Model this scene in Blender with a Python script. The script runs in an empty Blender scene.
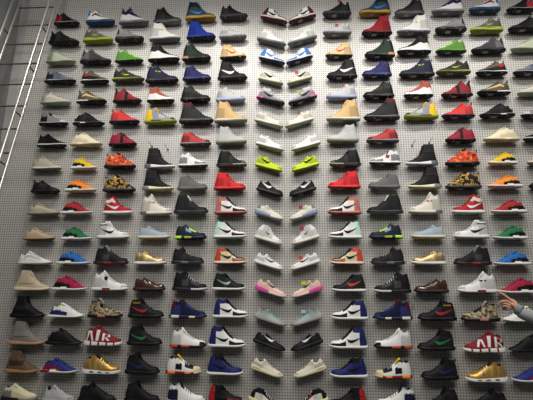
# Wall of sneakers displayed on a pegboard, ladder at the left, a pointing arm at the right
import bpy, bmesh, math, random
from mathutils import Vector, Matrix
random.seed(4)
scene = bpy.context.scene
COL = scene.collection
# photographed extents of each shoe (left, right, top, bottom in photo pixels), unprojected onto the wall below
DATA='''A1 54.6 79.6 12.8 26.4
B1 86.5 115.8 9.4 25.9
A2 50 79.6 31.5 46
B2 83.5 113.6 29.3 43.9
A3 47 75.8 51 65
B3 81 111.5 49 65
C1 120 149 6 25.9
D1 154.3 181.5 6.8 25.2
C2 116 144 29.3 43.4
D2 150 180.7 23.5 42.5
C3 115.5 143.3 49.3 63.8
D3 148.9 179.8 43.4 63
E1 186 215.8 2 21.8
F1 220 247.8 6 20.7
E2 187 215.8 23.3 40.8
F2 219.6 246.4 28 40.8
E3 182.7 210.7 44 62
F3 220 246.4 46 60.4
G1 259.9 288.3 3 24.7
g1 288.3 316 3 24.7
G2 256.5 286.6 23 47.3
g2 287 317.2 21 47
G3 258 285.7 43.4 65.5
g3 285.7 313 43.4 65.5
f1 322.8 350.8 1.7 17.9
e1 358.5 390.8 -1 16.7
f2 322.8 351.3 23.8 37
e2 361.5 391.6 16 36.6
f3 325.6 352.2 42.5 58.7
e3 364.4 394.7 37.8 58.7
d1 394.4 423.8 -1.5 17
c1 431.3 463.6 -2 15.3
d2 396.6 429.6 17 35.4
c2 434.8 465.8 19.6 34
d3 396.6 430.6 36 55.3
c3 435.7 465.8 40.5 54.4
b1 469.4 499 -2 13.6
a1 507.3 536 -1.5 12.8
b2 470.2 501.7 17.9 34
a2 508.5 539 18.4 32.7
b3 471 504.6 37.8 54
a3 511.4 541 40 52.4
A4 45.3 76.3 71.7 84.4
B4 81.4 109 70.8 84.4
A5 41.6 70.8 92 105.7
B5 77.3 106.9 90.4 104.8
A6 39.9 68.3 113 126.6
B6 73.9 104.5 112.5 126.6
C4 112.8 144.6 68.8 82.7
D4 145.6 179 64.3 83.6
C5 113.6 141.7 88.7 104
D5 147.3 174.8 87.5 104
C6 110 140 109 125
D6 145 176.9 107.9 124.9
E4 183.3 210.8 64.9 81.9
F4 218 247.4 62.3 81.3
E5 181 210.5 85.3 102.8
F5 216.3 245.3 87 102.8
E6 178.5 215 103 124.4
F6 215 247.4 100.6 123.9
G4 257.8 283.8 65 86
g4 286.3 312.7 65 86
G5 256 285.8 85 106
g5 287.9 317.3 85 106
G6 254.4 283.8 109 128.6
g6 284 314.4 109 128.6
f4 326.7 356.8 60.5 79.6
e4 361.9 391.6 61 78
f5 326 356.8 83.6 100.2
e5 363 393.7 80.7 99.4
f6 326 359.7 98.5 122.7
e6 362.7 400 99.4 121
d4 398.3 434.7 58.5 77.6
c4 435.7 470 60.5 75.6
d5 403.4 432.6 79.6 98.9
c5 440.8 472 79.6 98
d6 403.4 437.7 101.8 120
c6 441.5 473.8 102.8 119.3
b4 475.3 506.8 60.5 76
a4 513.6 544 62.5 76
b5 476.7 509.7 81.3 96
a5 517.8 548 84.4 96.3
b6 479 514 104 118.4
a6 521.6 552 105.5 118.4
A7 37.8 66.7 133.7 147.9
B7 71.3 102.4 133.4 147
A8 32.7 61.6 155.9 170.8
B8 71.3 96.4 156.9 170.3
A9 32 59.9 180 193.8
B9 66 96.4 179 192.6
C7 109.5 136.7 132 147.3
C8 105 136.3 153 169.5
D8 145.7 175 149 169.5
C9 103.8 135.8 175.6 192.6
D9 142.6 174.6 171.7 191.2
E7 180.8 211 130.9 147
F7 216.5 246.6 126.6 145.3
E8 178.5 208 152 168.3
F8 217 246.6 151.8 167.9
E9 177.9 207.5 174.6 191
F9 214 245.9 172 190.9
G7 255 285 130 151.8
g7 291.3 320.7 130 151.8
G8 254.4 282.8 153.8 172.5
g8 291 319.8 153.8 172.5
G9 256 283.8 178.5 197
g9 288.4 316.8 178.5 197
f7 326.6 358.4 125.5 143.6
e7 366 398.8 128.6 144
f8 329 361 149.6 167.4
e8 369 400.4 150 165.7
f9 327.8 360 172 189.5
e9 368 400 172.9 189.5
c7 445 475.4 127.4 143.3
d8 405 437.3 145.6 166.6
c8 445 478.4 148.4 166.6
d9 407.9 440 167.8 189.5
c9 445 480.6 170.8 189.9
b7 482.5 519 126.5 142.4
a7 523.8 554 129 141.8
b8 487.6 517.5 152.4 165.4
a8 528 558 153 165.4
b9 486.9 522 175.6 188.7
a9 529.7 560 176 188.7
A10 28.8 60 203 215.6
B10 61.7 92.3 200.8 215
A11 24.3 54.9 227 240.6
B11 61.7 92.3 226.6 240.6
A12 18.9 52.5 251 264.8
B12 57.7 90.5 251 264.8
C10 104 132.5 197 215
D10 141 172.5 193 215.6
C11 98.5 129 221 239.4
D11 138.5 170 225.8 239.4
C12 94.8 129 244.8 265
D12 134.6 166 251.3 265
E10 174.4 208.4 195 214.4
F10 214.7 247 197 215
E11 175 206.7 224 239.9
F11 213.5 246.3 222 239
E12 171.5 204.5 246 264.5
F12 214 246.6 247.9 264.5
G10 254.9 283.8 200 220.7
g10 287.9 319 200 220.7
G11 253.8 283.3 221.5 245
g11 290.6 319.8 221.5 245
G12 253 285 250.8 270.3
g12 289.5 320 250.8 270.3
f10 327.8 361 196.9 215
e10 366.4 402.6 195 214.4
f11 328.6 361.8 221.5 239.4
e11 369 402 223.6 239.4
f12 330.6 363.5 247.5 265
e12 371 404 246.7 265
d10 408.4 441.4 192.5 214.4
c10 450.9 484.3 194 214.4
d11 410.7 444.8 225 238.9
c11 452 488.9 219.8 239
d12 411 445.8 250.8 265
c12 453 490.6 245 265.5
b10 490.6 526.3 199.7 213.9
b11 493.5 530 225.8 240
b12 494 534 251 265.6
A13 15.4 50.8 270.5 290.9
B13 52.5 87.4 275 290.6
A14 12 45.4 296 317.8
B14 49 84.8 302.5 317.8
C13 92 128.9 270.8 290.9
D13 133.8 165.3 277 291
C14 89 122.8 296.9 317.8
D14 129 164 297 317.8
E13 173.3 207.6 268.8 291
F13 212.7 245 273 290.6
E14 170 206.8 297.7 318.5
F14 213 248.4 298.6 318
G13 254.9 287 278 297.7
g13 290 323.6 278 297.7
G14 254 287 304.9 326
g14 289.6 323.6 304.9 326
f13 331.6 366 273.6 292
e13 372.7 411 270 293
f14 331 367.6 299.8 319.8
e14 372.7 411.8 298.6 320
d13 413.7 448.6 278.7 293
d14 417 456 299.8 320.7
c13 456.3 497.4 270.5 293
b13 499 536 279.5 293.5
c14 460 499 300.8 321.5
b14 502.5 541 306 322
A15 9.2 46 321 344.9
B15 46.7 82.7 327.8 344.9
C15 85.3 122.8 323.9 346
D15 127.8 162.8 323 345.5
E15 171.5 205.5 326.5 348
F15 208.5 245.5 325 347.5
G15 253 286 328.6 350.6
g15 289.6 323.8 328.6 350.6
f15 329.3 367.3 327 348.8
e15 372.6 413 328 349
d15 417 454 328 350.6
c15 461.8 504.5 330 352.7
b15 509 548 334 352
A16 6 39 349.9 373.3
B16 41.7 78 357.5 373.3
C16 83.5 121.3 352.4 374.5
D16 126 160 351 374.5
E16 166.8 201.7 353 374.5
F16 207.3 243 354 375.4
G16 250.5 283.9 353 377
g16 292.7 326.4 353 377
f16 330 367.3 357.5 378
e16 374 411.8 357.5 378.8
d16 420.3 458 357 380
c16 465 506 360 382.5
b16 511.9 550 367.7 382.5
A17 2.5 37.8 383 402
B17 43.4 74.8 385 402.5
C17 78.4 117 382 404
D17 125 160 379.6 403.5
E17 167 205 380 404
F17 208 243 384 405
G17 248 281 382.7 408
g17 296 328.6 383 408
f17 330 367.6 386.8 408
e17 376 416 384 408.5
d17 421 459 386.8 410.5
c17 467 507 387 412'''
S = {}
for _l in DATA.split('\n'):
    _a = _l.split(); S[_a[0]] = tuple(map(float, _a[1:]))
# palette: plain colour name -> sRGB hex
PAL = {
'black':'09090b','charcoal':'1c1c1e','dark grey':'343436','grey':'77787a','light grey':'a5a6a8','pale grey':'b6b6b4',
'white':'d8d7d3','off-white':'cfcabc','cream':'c8bc98','pale yellow':'ddd6a0','beige':'b3a58c','taupe':'95897a','tan':'c0a070','sand':'c9a873',
'brown':'40291f','dark brown':'2c1e19','mid brown':'5c4a3c','gum':'b07a45','gum yellow':'a8842c','rust':'9a4a38','rust pink':'b0665c',
'maroon':'4c141c','dark red':'7c1a22','crimson':'96183a','red':'9c2026','bright red':'c82226','coral red':'c43a34','orange red':'b8442a','orange':'e8842a','flame orange':'c8582c',
'yellow':'d8b420','lime':'93a02c','neon yellow':'b9cc18','bright green':'4f7f2e','neon green':'a6e03a','green':'20683c','dark green':'16281b','deep green':'0f1d16',
'olive':'54513c','dark olive':'2b2c22','sage':'aab39a','pale sage':'b0b6a4','olive grey':'8e927a','mint':'b4d6c4','teal':'62a698','dark teal':'243a46',
'navy':'131833','indigo':'202056','royal blue':'20348a','cobalt':'1a2058','blue':'2060a8','sky blue':'3f72b4','deep blue':'1d4468','steel blue':'7c88a8','pale blue':'a4b4c8','ice blue':'9aa8cc','blue grey':'8e9aa4','slate':'555a68',
'purple navy':'1c1540','dark purple':'2a2340','pink':'cc3c90','pale pink':'d8bab4','pink beige':'d0b0a0','gold':'b98f3c','pale gold':'bba472','silver':'b0b0b0',
'pale lime':'b6ba98','neon sole':'b8d838',
}
SHINY = {'gold','pale gold','silver'}
# zone -> (part name, predicate on u heel-toe, v sole-top, h height fraction)
ZN = {
'toe':('toe_cap',lambda u,v,h:u>.80),
'toebox':('toe_box',lambda u,v,h:u>.70 and v>.42),
'mudguard':('mudguard',lambda u,v,h:u>.56 and v<.36),
'tip':('toe_bumper',lambda u,v,h:u>.85 and v<.5),
'heel':('heel_panel',lambda u,v,h:u<.20),
'heelcup':('heel_counter',lambda u,v,h:u<.30 and h<.62),
'heelbig':('heel_panel',lambda u,v,h:u<.30-.10*h),
'heeltop':('heel_tab',lambda u,v,h:u<.14 and h>.45),
'collar':('collar',lambda u,v,h:h>.76 and u<.48),
'ankle':('ankle_collar',lambda u,v,h:h>.60 and u<.50),
'strap':('ankle_strap',lambda u,v,h:.60<h<.80 and u<.44),
'eyestay':('eyestay',lambda u,v,h:.36<u<.68 and v>.62),
'throat':('throat',lambda u,v,h:.36<u<.66 and v>.80),
'vamp':('vamp',lambda u,v,h:.55<u<.80 and v>.34),
'front':('vamp',lambda u,v,h:u>.52 and v>.3),
'side':('side_panel',lambda u,v,h:.2<u<.60 and .10<v<.66),
'sidelow':('side_panel',lambda u,v,h:.15<u<.7 and v<.40),
'low':('lower_overlay',lambda u,v,h:v<.30),
'cage':('heel_cage',lambda u,v,h:(u<.40 and h<.50) or (u<.58 and v<.26)),
'stripe':('side_stripe',lambda u,v,h:.2<u<.75 and .30<v<.46),
'midband':('midfoot_band',lambda u,v,h:.42<u<.52),
'hole':('mesh_panel',lambda u,v,h:.28<u<.48 and .22<h<.52 and v<.62),
'netting':('mesh_panel',lambda u,v,h:.48<u<.66 and .20<v<.55),
'toptoe':('toe_overlay',lambda u,v,h:u>.66 and v<.62),
'tongueline':('tongue_line',lambda u,v,h:.30<u<.60 and v>.86),
'fork':('side_wing',lambda u,v,h:.36<u<.52 and .3<v<.7 and h>.3),
}
# midsole zones: predicate on u, t (0 bottom, 1 top)
MZ = {
'heel':('heel_plug',lambda u,t:u<.24),
'plug':('midsole_plug',lambda u,t:.28<u<.47),
'air':('air_unit',lambda u,t:.05<u<.30 and .2<t<.8),
'fore':('forefoot_sole',lambda u,t:u>.58),
'rear':('rear_sole',lambda u,t:u<.45),
'spots':('sole_window',lambda u,t:(.08<u<.26) or (.55<u<.70)),
'stripe':('sole_line',lambda u,t:t>.66),
'mid':('shank_plate',lambda u,t:.36<u<.56),
'pods':('sole_window',lambda u,t:.12<u<.9 and (u*4.5)%1<.42 and .3<t<.75),
'gaps':('sole_block',lambda u,t:.1<u<.9 and (u*5)%1<.24),
'toe':('sole_tip',lambda u,t:u>.82),
}
T={}
def M(code,style,d,up,mid,out,z=(),mz=(),**k):
    b=dict(style=style,d=d,up=up,mid=mid,out=out,z=list(z),mz=list(mz),sw=None,lace=up,tongue=up,lining='charcoal'); b.update(k); T[code]=b
def V(code,src,d,**k):
    b=dict(T[src]); b.update(k); b['d']=d; T[code]=b
# ---- column A (outer) ----
M('A1','runner','black runner with a red heel and thin white midsole line','black','pale grey','black',[('heelcup','red')],th=(.024,.018),to=.016)
M('A2','runner','all-black low runner with raised heel tab in second row','black','black','black',[('heeltop','charcoal')],tab='black',bulk=1.1)
M('A3','moc','plain pale sage runner with smooth rounded upper and matching sole','sage','sage','sage',lining='sage',lace='sage')
M('A4','runner','dark slate runner with pale grey midsole over black outsole','slate','pale grey','black',[('heelcup','navy'),('vamp','grey')],to=.016,lace='charcoal')
M('A5','runner','pale grey runner with pinkish side line on sage sole','pale sage','pale sage','sage',[('tongueline','pale pink'),('stripe','pale pink')],lining='taupe')
M('A6','runner','low runner patterned in black, grey and white on black sole','grey','pale grey','black',[('eyestay','black'),('heelcup','black'),('toe','pale grey')],to=.018,lace='white',tongue='black')
M('A7','runner','black suede low shoe on pale grey midsole with black outsole','black','pale grey','black',to=.010,th=(.026,.022),tex='suede')
M('A8','moc','grey-beige knit runner with thin off-white sole','taupe','off-white','taupe',[('eyestay','beige')],th=(.026,.020),upc='a59c8c')
M('A9','runner','black low shoe with crossed straps and open heel, ninth row','black','black','black',[('midband','charcoal'),('collar','charcoal')],tab='black',bulk=1.05)
M('A10','moc','taupe grey knit runner with taupe sole above the tan one','taupe','taupe','taupe',[('stripe','beige')],upc='a09684')
M('A11','moc','tan knit runner with darker tan brown sole','tan','tan','mid brown',[('collar','beige'),('stripe','beige')],upc='a8957a',midc='a08662')
M('A12','moc','white knit runner with off-white ribbed sole','white','off-white','off-white',[('stripe','light grey')],lining='grey')
M('A13','boot','beige suede high boot with strap on cream sole','beige','cream','cream',[('fork','beige')],strapband='beige',midc='d2c4a6')
M('A14','boot','black suede high boot with strap and black sole','black','black','black',strapband='charcoal')
M('A15','boot','grey suede high boot with strap on gum sole','taupe','gum','gum',strapband='grey',upc='77706a',midc='b08868')
M('A16','boot','dark brown suede high boot on gum sole','mid brown','gum','gum',strapband='brown',midc='a07a52')
M('A17','chunky','cream chunky runner on thick black and grey stacked sole','pale yellow','charcoal','black',[('low','cream'),('heelcup','grey')],lace='off-white',upc='d2cba6',mz=[('fore','grey')])
# ---- column B ----
M('B1','runner','white runner with red and blue accents on thick blue sole','white','deep blue','deep blue',[('heeltop','blue'),('stripe','dark red')],th=(.036,.030),lace='sky blue',tongue='sky blue',to=.02)
M('B2','runner','olive grey runner with lime mark on thick lime sole','olive','lime','lime',[('eyestay','light grey')],th=(.040,.030),sw='neon yellow',swbox=(.30,.52,.055,.075),upc='55564c',lime=1)
M('B3','runner','dark grey knit runner on thick black sole','dark grey','black','black',[('heeltop','charcoal')],th=(.034,.028))
M('B4','runner','olive and black runner with red heel and white midsole','olive','white','black',[('heelcup','red'),('toe','charcoal'),('low','black')],to=.016,lace='red',th=(.028,.02))
M('B5','runner','olive runner with white heel midsole on black outsole','olive','black','black',[('stripe','sand')],mz=[('rear','white')],to=.014,tab='dark olive')
M('B6','nmd','black knit runner with white midsole block on black outsole','black','black','black',mz=[('plug','white'),('stripe','light grey')],tab='black',to=.012)
M('B7','nmd','cream knit runner with tan heel on cream sole','off-white','cream','cream',[('cage','cream'),('eyestay','off-white')],mz=[('plug','white')],upc='ddd3b4')
M('B8','nmd','yellow knit runner with black heel and white midsole block','yellow','white','off-white',[('cage','black')],plug='white',lining='orange')
M('B9','nmd','orange knit runner with black heel and white midsole block','orange','white','off-white',[('cage','black')],plug='white',lining='orange')
M('B10','nmd','red knit runner with black heel and white midsole block','red','white','off-white',[('cage','black')],plug='white',lining='dark red')
M('B11','nmd','green knit runner with black heel and white midsole block','green','white','off-white',[('cage','black')],plug='white',lining='dark green')
M('B12','nmd','blue knit runner with black heel and white midsole block','blue','white','off-white',[('cage','black'),('tongueline','sky blue')],plug='white',lining='navy')
M('B13','nmd','crimson knit runner with black heel and white midsole block','crimson','white','off-white',[('cage','black')],plug='white',lining='maroon')
M('B14','nmd','white knit runner with blue cage and neon studded sole','white','white','neon sole',[('cage','cobalt'),('heeltop','dark purple'),('collar','neon green')],lining='dark purple',wave=(9,.003))
M('B15','nmd','all-black knit runner with matching black sole','black','black','black',tab='black')
M('B16','nmd','navy blue knit runner with red heel and white midsole block','cobalt','white','white',[('cage','dark red')],plug='white',mz=[('fore','off-white'),('rear','dark red')],lining='navy',upc='232c72')
M('B17','runner','light grey runner with heavy laces in bottom row','light grey','light grey','pale grey',[('heelcup','pale grey')],lace='white',lining='black',bulk=1.05)
# ---- column C ----
M('C1','runner','purple navy basketball shoe with white swoosh on thick white sole','purple navy','pale grey','grey',[('low','white')],th=(.036,.028),to=.022,sw='white',lace='white')
M('C2','runner','grey runner on chunky black bubble sole','light grey','black','black',[('low','grey'),('heeltop','charcoal')],th=(.040,.034),wave=(5,.003),lace='charcoal',upc='84857e',bulk=1.05)
M('C3','runner','bright green low runner with lime side panels','bright green','bright green','charcoal',[('toebox','neon green'),('eyestay','neon green')],to=.006,lace='neon green',th=(.024,.018))
M('C4','runner','black and olive runner with pale swoosh over lime midsole','dark olive','lime','olive',[('heelcup','charcoal'),('toe','charcoal')],sw='neon yellow',swbox=(.30,.56,.055,.078),th=(.028,.020),to=.014)
M('C5','runner','red low basketball shoe with black straps and black sole','dark red','black','black',[('midband','black'),('heeltop','black'),('front','red')],th=(.024,.020),lace='black',tab='red')
M('C6','runner','coral red smooth low shoe on dark blue sole','coral red','navy','navy',[('stripe','bright red')],th=(.026,.022),to=.014,tab='coral red')
M('C7','foam','deep red rippled basketball shoe with black midfoot band','crimson','maroon','black',[('midband','black')],to=.016,upc='8a1a2e',lining='black',lace='maroon')
M('C8','foam','orange and red flame patterned basketball shoe on black sole','flame orange','black','black',[('throat','black'),('front','red')],tex='flame',tab='black',lining='black',lace='black',tongue='black',frontc='a0262a')
M('C9','foam','black and gold ornate patterned basketball shoe on grey sole','gold','dark grey','charcoal',[('throat','black')],tex='baroque',tab='black',lining='black',lace='black',tongue='black')
M('C10','af1high','red high-top with white swoosh and white lettered strap','dark red','white','pale grey',[('strap','off-white')],sw='white',lace='dark red',upc='a81e28')
M('C11','af1high','white high-top with black swoosh and ankle strap','white','white','off-white',[('strap','pale grey')],sw='black',lace='white',strapline='black')
M('C12','mid','black high-top with red sole line and silver tongue','black','charcoal','dark red',[('hole','dark grey')],tongue='silver',mz=[('mid','dark red')],netc='grey')
M('C13','mid','white high-top with red sole detail and black square tag','white','white','pale grey',[('hole','pale grey')],tongue='white',mz=[('mid','dark red')],tag='black',lace='pale grey')
M('C14','mid','tan camouflage high-top with dark sole and black square tag','beige','black','dark brown',[('eyestay','black'),('collar','charcoal')],tex='camo',tongue='taupe',tag='black',mz=[('mid','rust pink')])
M('C15','chunky','red shoe with giant white block letters and white sole','dark red','white','off-white',mz=[('gaps','dark red')],air='white',lace='dark red',lining='maroon')
M('C16','chunky','gold metallic shoe with giant gold letters on white sole','gold','white','off-white',[('heelcup','gold')],air='pale gold',mz=[('pods','slate')],lace='dark brown',lining='black',tongue='dark brown',wave=(4,.004))
M('C17','chunky','black chunky shoe in bottom row with black thick sole','black','black','black',[('toe','charcoal')],air=None)
# ---- column D ----
M('D1','mid','black mid-top on thick dark grey ribbed sole','black','dark grey','grey',[('low','charcoal')],th=(.040,.034),wave=(8,.004),to=.014,bulk=.9)
M('D2','high','white high-top with small gold mark on grey outsole','white','white','grey',mark='gold',th=(.034,.026),to=.016,lace='white')
M('D3','mid','black high-top with broad white midsole band','black','white','black',[('low','white')],th=(.032,.026),to=.018,lace='black')
M('D4','mid','navy high-top with yellow label on black and gum sole','navy','black','black',[('low','navy'),('collar','charcoal')],mark='lime',mz=[('spots','dark brown')],tab='navy',bulk=.9)
M('D5','mid','rust suede mid-top with white scalloped lower and black outsole','rust','white','black',[('low','white'),('tip','white')],wave=(4,.004),to=.02,lace='pale grey')
M('D6','mid','grey mid-top with yellow heel panel on black and yellow sole','grey','black','lime',[('heelbig','yellow'),('netting','light grey'),('tip','dark grey')],to=.014,lace='black',tongue='yellow',mz=[('fore','lime'),('heel','lime')],upc='84848c')
M('D8','boot2','black tall sock boot with white sole and blue heel plug','black','white','white',[],mz=[('heel','slate')],strapband='charcoal')
M('D9','boot2','black tall sock boot with cream sole and grey heel plug','black','cream','cream',[],mz=[('heel','grey')],strapband='charcoal',midc='dcd6ae')
M('D10','mid','cream mid-top with dark heel plug on cream sole','off-white','off-white','cream',[('collar','pale grey')],mz=[('heel','slate')],mark='rust',lining='beige')
M('D11','low','blue-grey low shoe on pale cream sole','pale blue','cream','cream',[('eyestay','blue grey'),('toebox','blue grey')],lace='pale blue',lining='grey',upc='98a6b0',midc='cec4b2')
M('D12','low','metallic gold low shoe on white sole','pale gold','white','off-white',[],tongue='sand',lace='pale gold',lining='sand')
M('D13','low','glossy dark brown leather low shoe on dark sole','brown','dark brown','dark brown',[],tex='patent',lace='dark brown',lining='black')
M('D14','af1high','black high-top with red swoosh and gold strap lettering','black','black','black',sw='red',gold=1)
M('D15','af1high','black high-top with green swoosh','black','black','black',sw='green')
M('D16','af1high','black high-top with blue swoosh','black','black','black',sw='cobalt',tab='black')
M('D17','af1high','black high-top without coloured swoosh in bottom row','black','black','black',[('strap','charcoal')])
# ---- column E ----
M('E1','high','dark teal high-top with black ankle on gum yellow sole','dark teal','gum yellow','gum yellow',[('ankle','black'),('toebox','slate'),('eyestay','blue')],th=(.034,.028),to=.02,sw='sky blue')
M('E2','high','royal blue suede high-top with matching blue sole','royal blue','royal blue','navy',th=(.026,.022),to=.012,tex='suede')
V('e2','E2','red suede high-top with maroon sole',up='red',mid='maroon',out='black',lace='red',tongue='red',upc='85232b')
M('E3','mid','dark green mid-top with black sole and tan heel mark','dark green','black','black',[('heeltop','black'),('collar','charcoal')],th=(.036,.028),mz=[('heel','gum')],lace='black')
M('E4','mid','indigo blue mid-top with matching sole','indigo','indigo','purple navy',th=(.034,.028),bulk=.95)
M('E5','mid','black mid-top with dark olive sheen in fifth row','charcoal','black','black',[('collar','black'),('low','black')],th=(.034,.028),upc='26261f')
M('E6','highlarge','large charcoal high-top with maroon collar on brown-grey sole','charcoal','dark grey','dark brown',[('collar','maroon'),('eyestay','dark grey')],mz=[('stripe','grey')],lace='black',tongue='maroon',to=.014)
M('E7','mid','red suede mid-top with black throat on grey sole','rust','grey','dark grey',[('throat','black'),('tip','maroon'),('heelcup','dark red')],upc='a83638',lace='black',to=.014,th=(.03,.024))
M('E8','mid','white mid-top with grey textured toe and heel','white','white','dark grey',[('tip','grey'),('heelcup','grey'),('mudguard','grey')],lace='white',to=.014,bulk=.95)
V('e8','E8','white mid-top with grey toe and round red hang tag',tag='red',tagpos=(.42,.50),tongue='slate')
M('E9','mid','all-grey suede mid-top on grey sole','grey','grey','grey',[('eyestay','grey'),('heelcup','grey')],tex='suede',upc='626261',midc='5c5c5b',lining='dark grey')
M('E10','high','black suede high-top with white lining on grey sole edge','black','charcoal','grey',[],lining='white',tongue='black',tonguehi='white')
M('E11','mid','navy black mid-top with neon green eyelets and sole','black','navy','black',[('eyestay','neon green'),('fork','steel blue')],upc='161a28',mz=[('heel','neon green'),('mid','lime')],tongue='black',lining='black',lace='neon green')
M('E12','mid','black leather high-top with beige laces on grey sole','black','charcoal','grey',[('hole','charcoal')],lace='beige',tongue='charcoal',mz=[('mid','slate')])
M('E13','mid','black and grey metallic high-top with white sole trim','black','black','grey',[('hole','dark grey'),('vamp','dark grey')],lace='pale grey',mz=[('fore','pale grey')],tongue='charcoal')
M('E14','mid','navy high-top with red collar trim and white sole windows','navy','navy','black',[('heeltop','maroon')],mz=[('spots','off-white')],tab='dark red',tongue='maroon',tex='suede')
M('E15','mid','white high-top with orange red sole pieces and black trim','white','black','black',[('tip','black')],mz=[('heel','orange red'),('mid','orange red')],lace='pale grey',tongue='white',lining='maroon')
M('E16','mid','white high-top with black cutouts and yellow black collar','white','dark red','black',[('collar','black'),('hole','black'),('vamp','black'),('toe','cream')],mz=[('spots','orange'),('toe','cream')],lace='white',tongue='yellow',lining='black')
M('E17','mid','white high-top with navy and red trim in bottom row','white','white','dark red',[('heelcup','navy'),('collar','light grey')],tongue='charcoal',mz=[('heel','dark red')],lace='slate',lining='navy')
# ---- column F ----
M('F1','runner','black knit runner on dark bubble sole','black','charcoal','dark grey',th=(.036,.034),wave=(7,.005),to=.018,lining='black')
V('f1','F1','black knit runner with red tongue pull on dark bubble sole',tag='dark red',tagpos=(.40,.95))
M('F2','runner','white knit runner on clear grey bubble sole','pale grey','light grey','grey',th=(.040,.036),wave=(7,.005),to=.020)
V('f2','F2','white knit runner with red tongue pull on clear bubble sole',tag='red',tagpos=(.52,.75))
M('F3','high','pale tan high-top with orange swoosh on dark olive sole','cream','tan','dark olive',[('collar','sand')],sw='orange red',swbox=(.22,.62,.05,.10),th=(.026,.020),to=.014,upc='d6b98a')
M('F4','high','black high-top with large white swoosh and black sole','black','black','black',sw='white',swbox=(.05,.58,.05,.115),th=(.03,.022),lace='black')
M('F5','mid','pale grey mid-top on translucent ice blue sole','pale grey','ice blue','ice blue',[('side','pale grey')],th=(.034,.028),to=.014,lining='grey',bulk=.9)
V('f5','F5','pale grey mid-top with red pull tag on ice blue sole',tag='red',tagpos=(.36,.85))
M('F6','high','sand tan strapped high-top on olive grey sole','sand','off-white','olive grey',[('toebox','tan')],th=(.034,.028),to=.016,lining='brown',lace='tan')
M('F7','high','light grey strapped high-top on sage grey sole','light grey','olive grey','olive grey',[('toebox','pale grey'),('low','pale grey')],th=(.034,.028),to=.016,upc='aaaaa8')
M('F8','high','black strapped high-top on olive grey sole','black','black','olive',[('tip','olive'),('midband','charcoal')],mz=[('fore','olive grey')],to=.012)
M('F9','high','bright red high-top, red all over including sole','bright red','bright red','red',[('midband','red')],lining='dark red')
def AJ(code,d,heel,side,toe,box,mid,out,sw='black',**k):
    M(code,'high',d,side,mid,out,[('collar','black' if 'collar' not in k else k['collar']),('heel',heel),('eyestay','black' if 'stay' not in k else k['stay']),('toebox',box),('mudguard',toe)],sw=sw,swbox=(.14,.56,.05,.105),th=(.028,.022),to=.008,lace='black',tongue=k.get('tongue','black'),lining='black')
AJ('F10','high-top in rust pink, black and white on rust sole','rust pink','white','black','white','rust pink','rust',collar='rust pink')
AJ('F11','high-top in mint, black and white on white sole','mint','white','black','white','white','mint',collar='mint')
AJ('F12','high-top with orange red heel, cream side and orange sole','orange red','cream','rust','dark green','off-white','orange red',collar='orange red',stay='dark green')
AJ('F13','dark green and black high-top with dark swoosh on white sole','deep green','deep green','black','black','white','light grey',sw='silver')
AJ('f13','dark green and black high-top with red swoosh on white sole','deep green','deep green','black','black','white','light grey',sw='coral red')
AJ('F14','upper of two matching blue, white and black high-tops','cobalt','white','black','white','white','off-white',collar='cobalt')
AJ('F15','lower of two matching blue, white and black high-tops','cobalt','white','black','white','white','off-white',collar='cobalt')
AJ('F16','royal blue and black high-top without white panels on white sole','cobalt','cobalt','cobalt','cobalt','white','off-white',collar='black')
AJ('F17','red and black high-top in bottom row','red','black','red','black','white','red',collar='black',sw='charcoal')
# ---- column G (tilted centre pairs) ----
def G(code,style,d,*a,**k):
    M(code,style,d,*a,**k)
G('G1','high','tilted maroon and white high-top with black swoosh','maroon','off-white','maroon',[('side','white'),('mudguard','off-white')],sw='black',H=.135,to=.014)
G('G2','high','tilted white high-top on grey outsole','white','light grey','grey',[('collar','off-white')],H=.145,th=(.03,.024),to=.02,lace='pale grey')
G('G3','high','tilted white high-top with blue overlays on navy sole','white','white','navy',[('heel','sky blue'),('eyestay','sky blue'),('mudguard','sky blue')],sw='sky blue',H=.14,to=.016,lace='sky blue')
G('G4','high','tilted cream mid-top with black swoosh on cream sole','off-white','cream','olive grey',[('collar','pale grey')],sw='black',H=.14,midc='d2c9a8',to=.014)
V('g4','G4','tilted cream mid-top with black swoosh and red tag',tag='red',tagpos=(.52,.85))
G('G5','high','tilted grey mid-top with pink heel and dark purple sole','light grey','dark purple','black',[('heelcup','pink'),('collar','pale grey'),('low','grey')],sw='black',H=.145,to=.012,mz=[('heel','pink')])
V('g5','G5','tilted grey mid-top with pink heel and lime tag',tag='lime',tagpos=(.55,.8))
G('G6','low','tilted off-white low shoe on pale sage outsole','off-white','off-white','sage',H=.13)
V('g6','G6','tilted off-white low shoe with red tag',tag='dark red',tagpos=(.40,.95))
G('G7','low','tilted white low shoe with pale yellow-green outsole','white','white','pale lime',H=.13,lining='pale grey')
G('G8','low','tilted neon yellow low shoe with black swoosh','neon yellow','neon yellow','lime',sw='black',H=.13,lining='lime',swbox=(.07,.54,.048,.102))
G('G9','low','tilted black low shoe with white swoosh','black','black','black',sw='white',H=.13,swbox=(.08,.54,.048,.102))
G('G10','runner','tilted white runner on blue-grey air sole','off-white','steel blue','pale grey',[('tongueline','tan'),('heeltop','grey')],th=(.042,.024),mz=[('fore','off-white')],H=.12,sw='charcoal',swbox=(.28,.50,.062,.075),lace='off-white')
V('g10','G10','tilted white runner with red tag on blue-grey air sole',tag='red',tagpos=(.52,.9))
G('G11','sock','tilted white sock-collar high-top with small dark swoosh','white','off-white','pale grey',[('side','pale grey')],sw='charcoal',swbox=(.32,.50,.06,.09),H=.155,lace='off-white',lining='pale grey')
V('g11','G11','tilted white sock-collar high-top with red tag string',tag='red',tagpos=(.50,.9))
G('G12','runner','tilted white runner with long black swoosh','white','white','off-white',[('tongueline','pale pink')],sw='black',swbox=(.28,.66,.040,.075),th=(.036,.022),H=.12)
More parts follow.
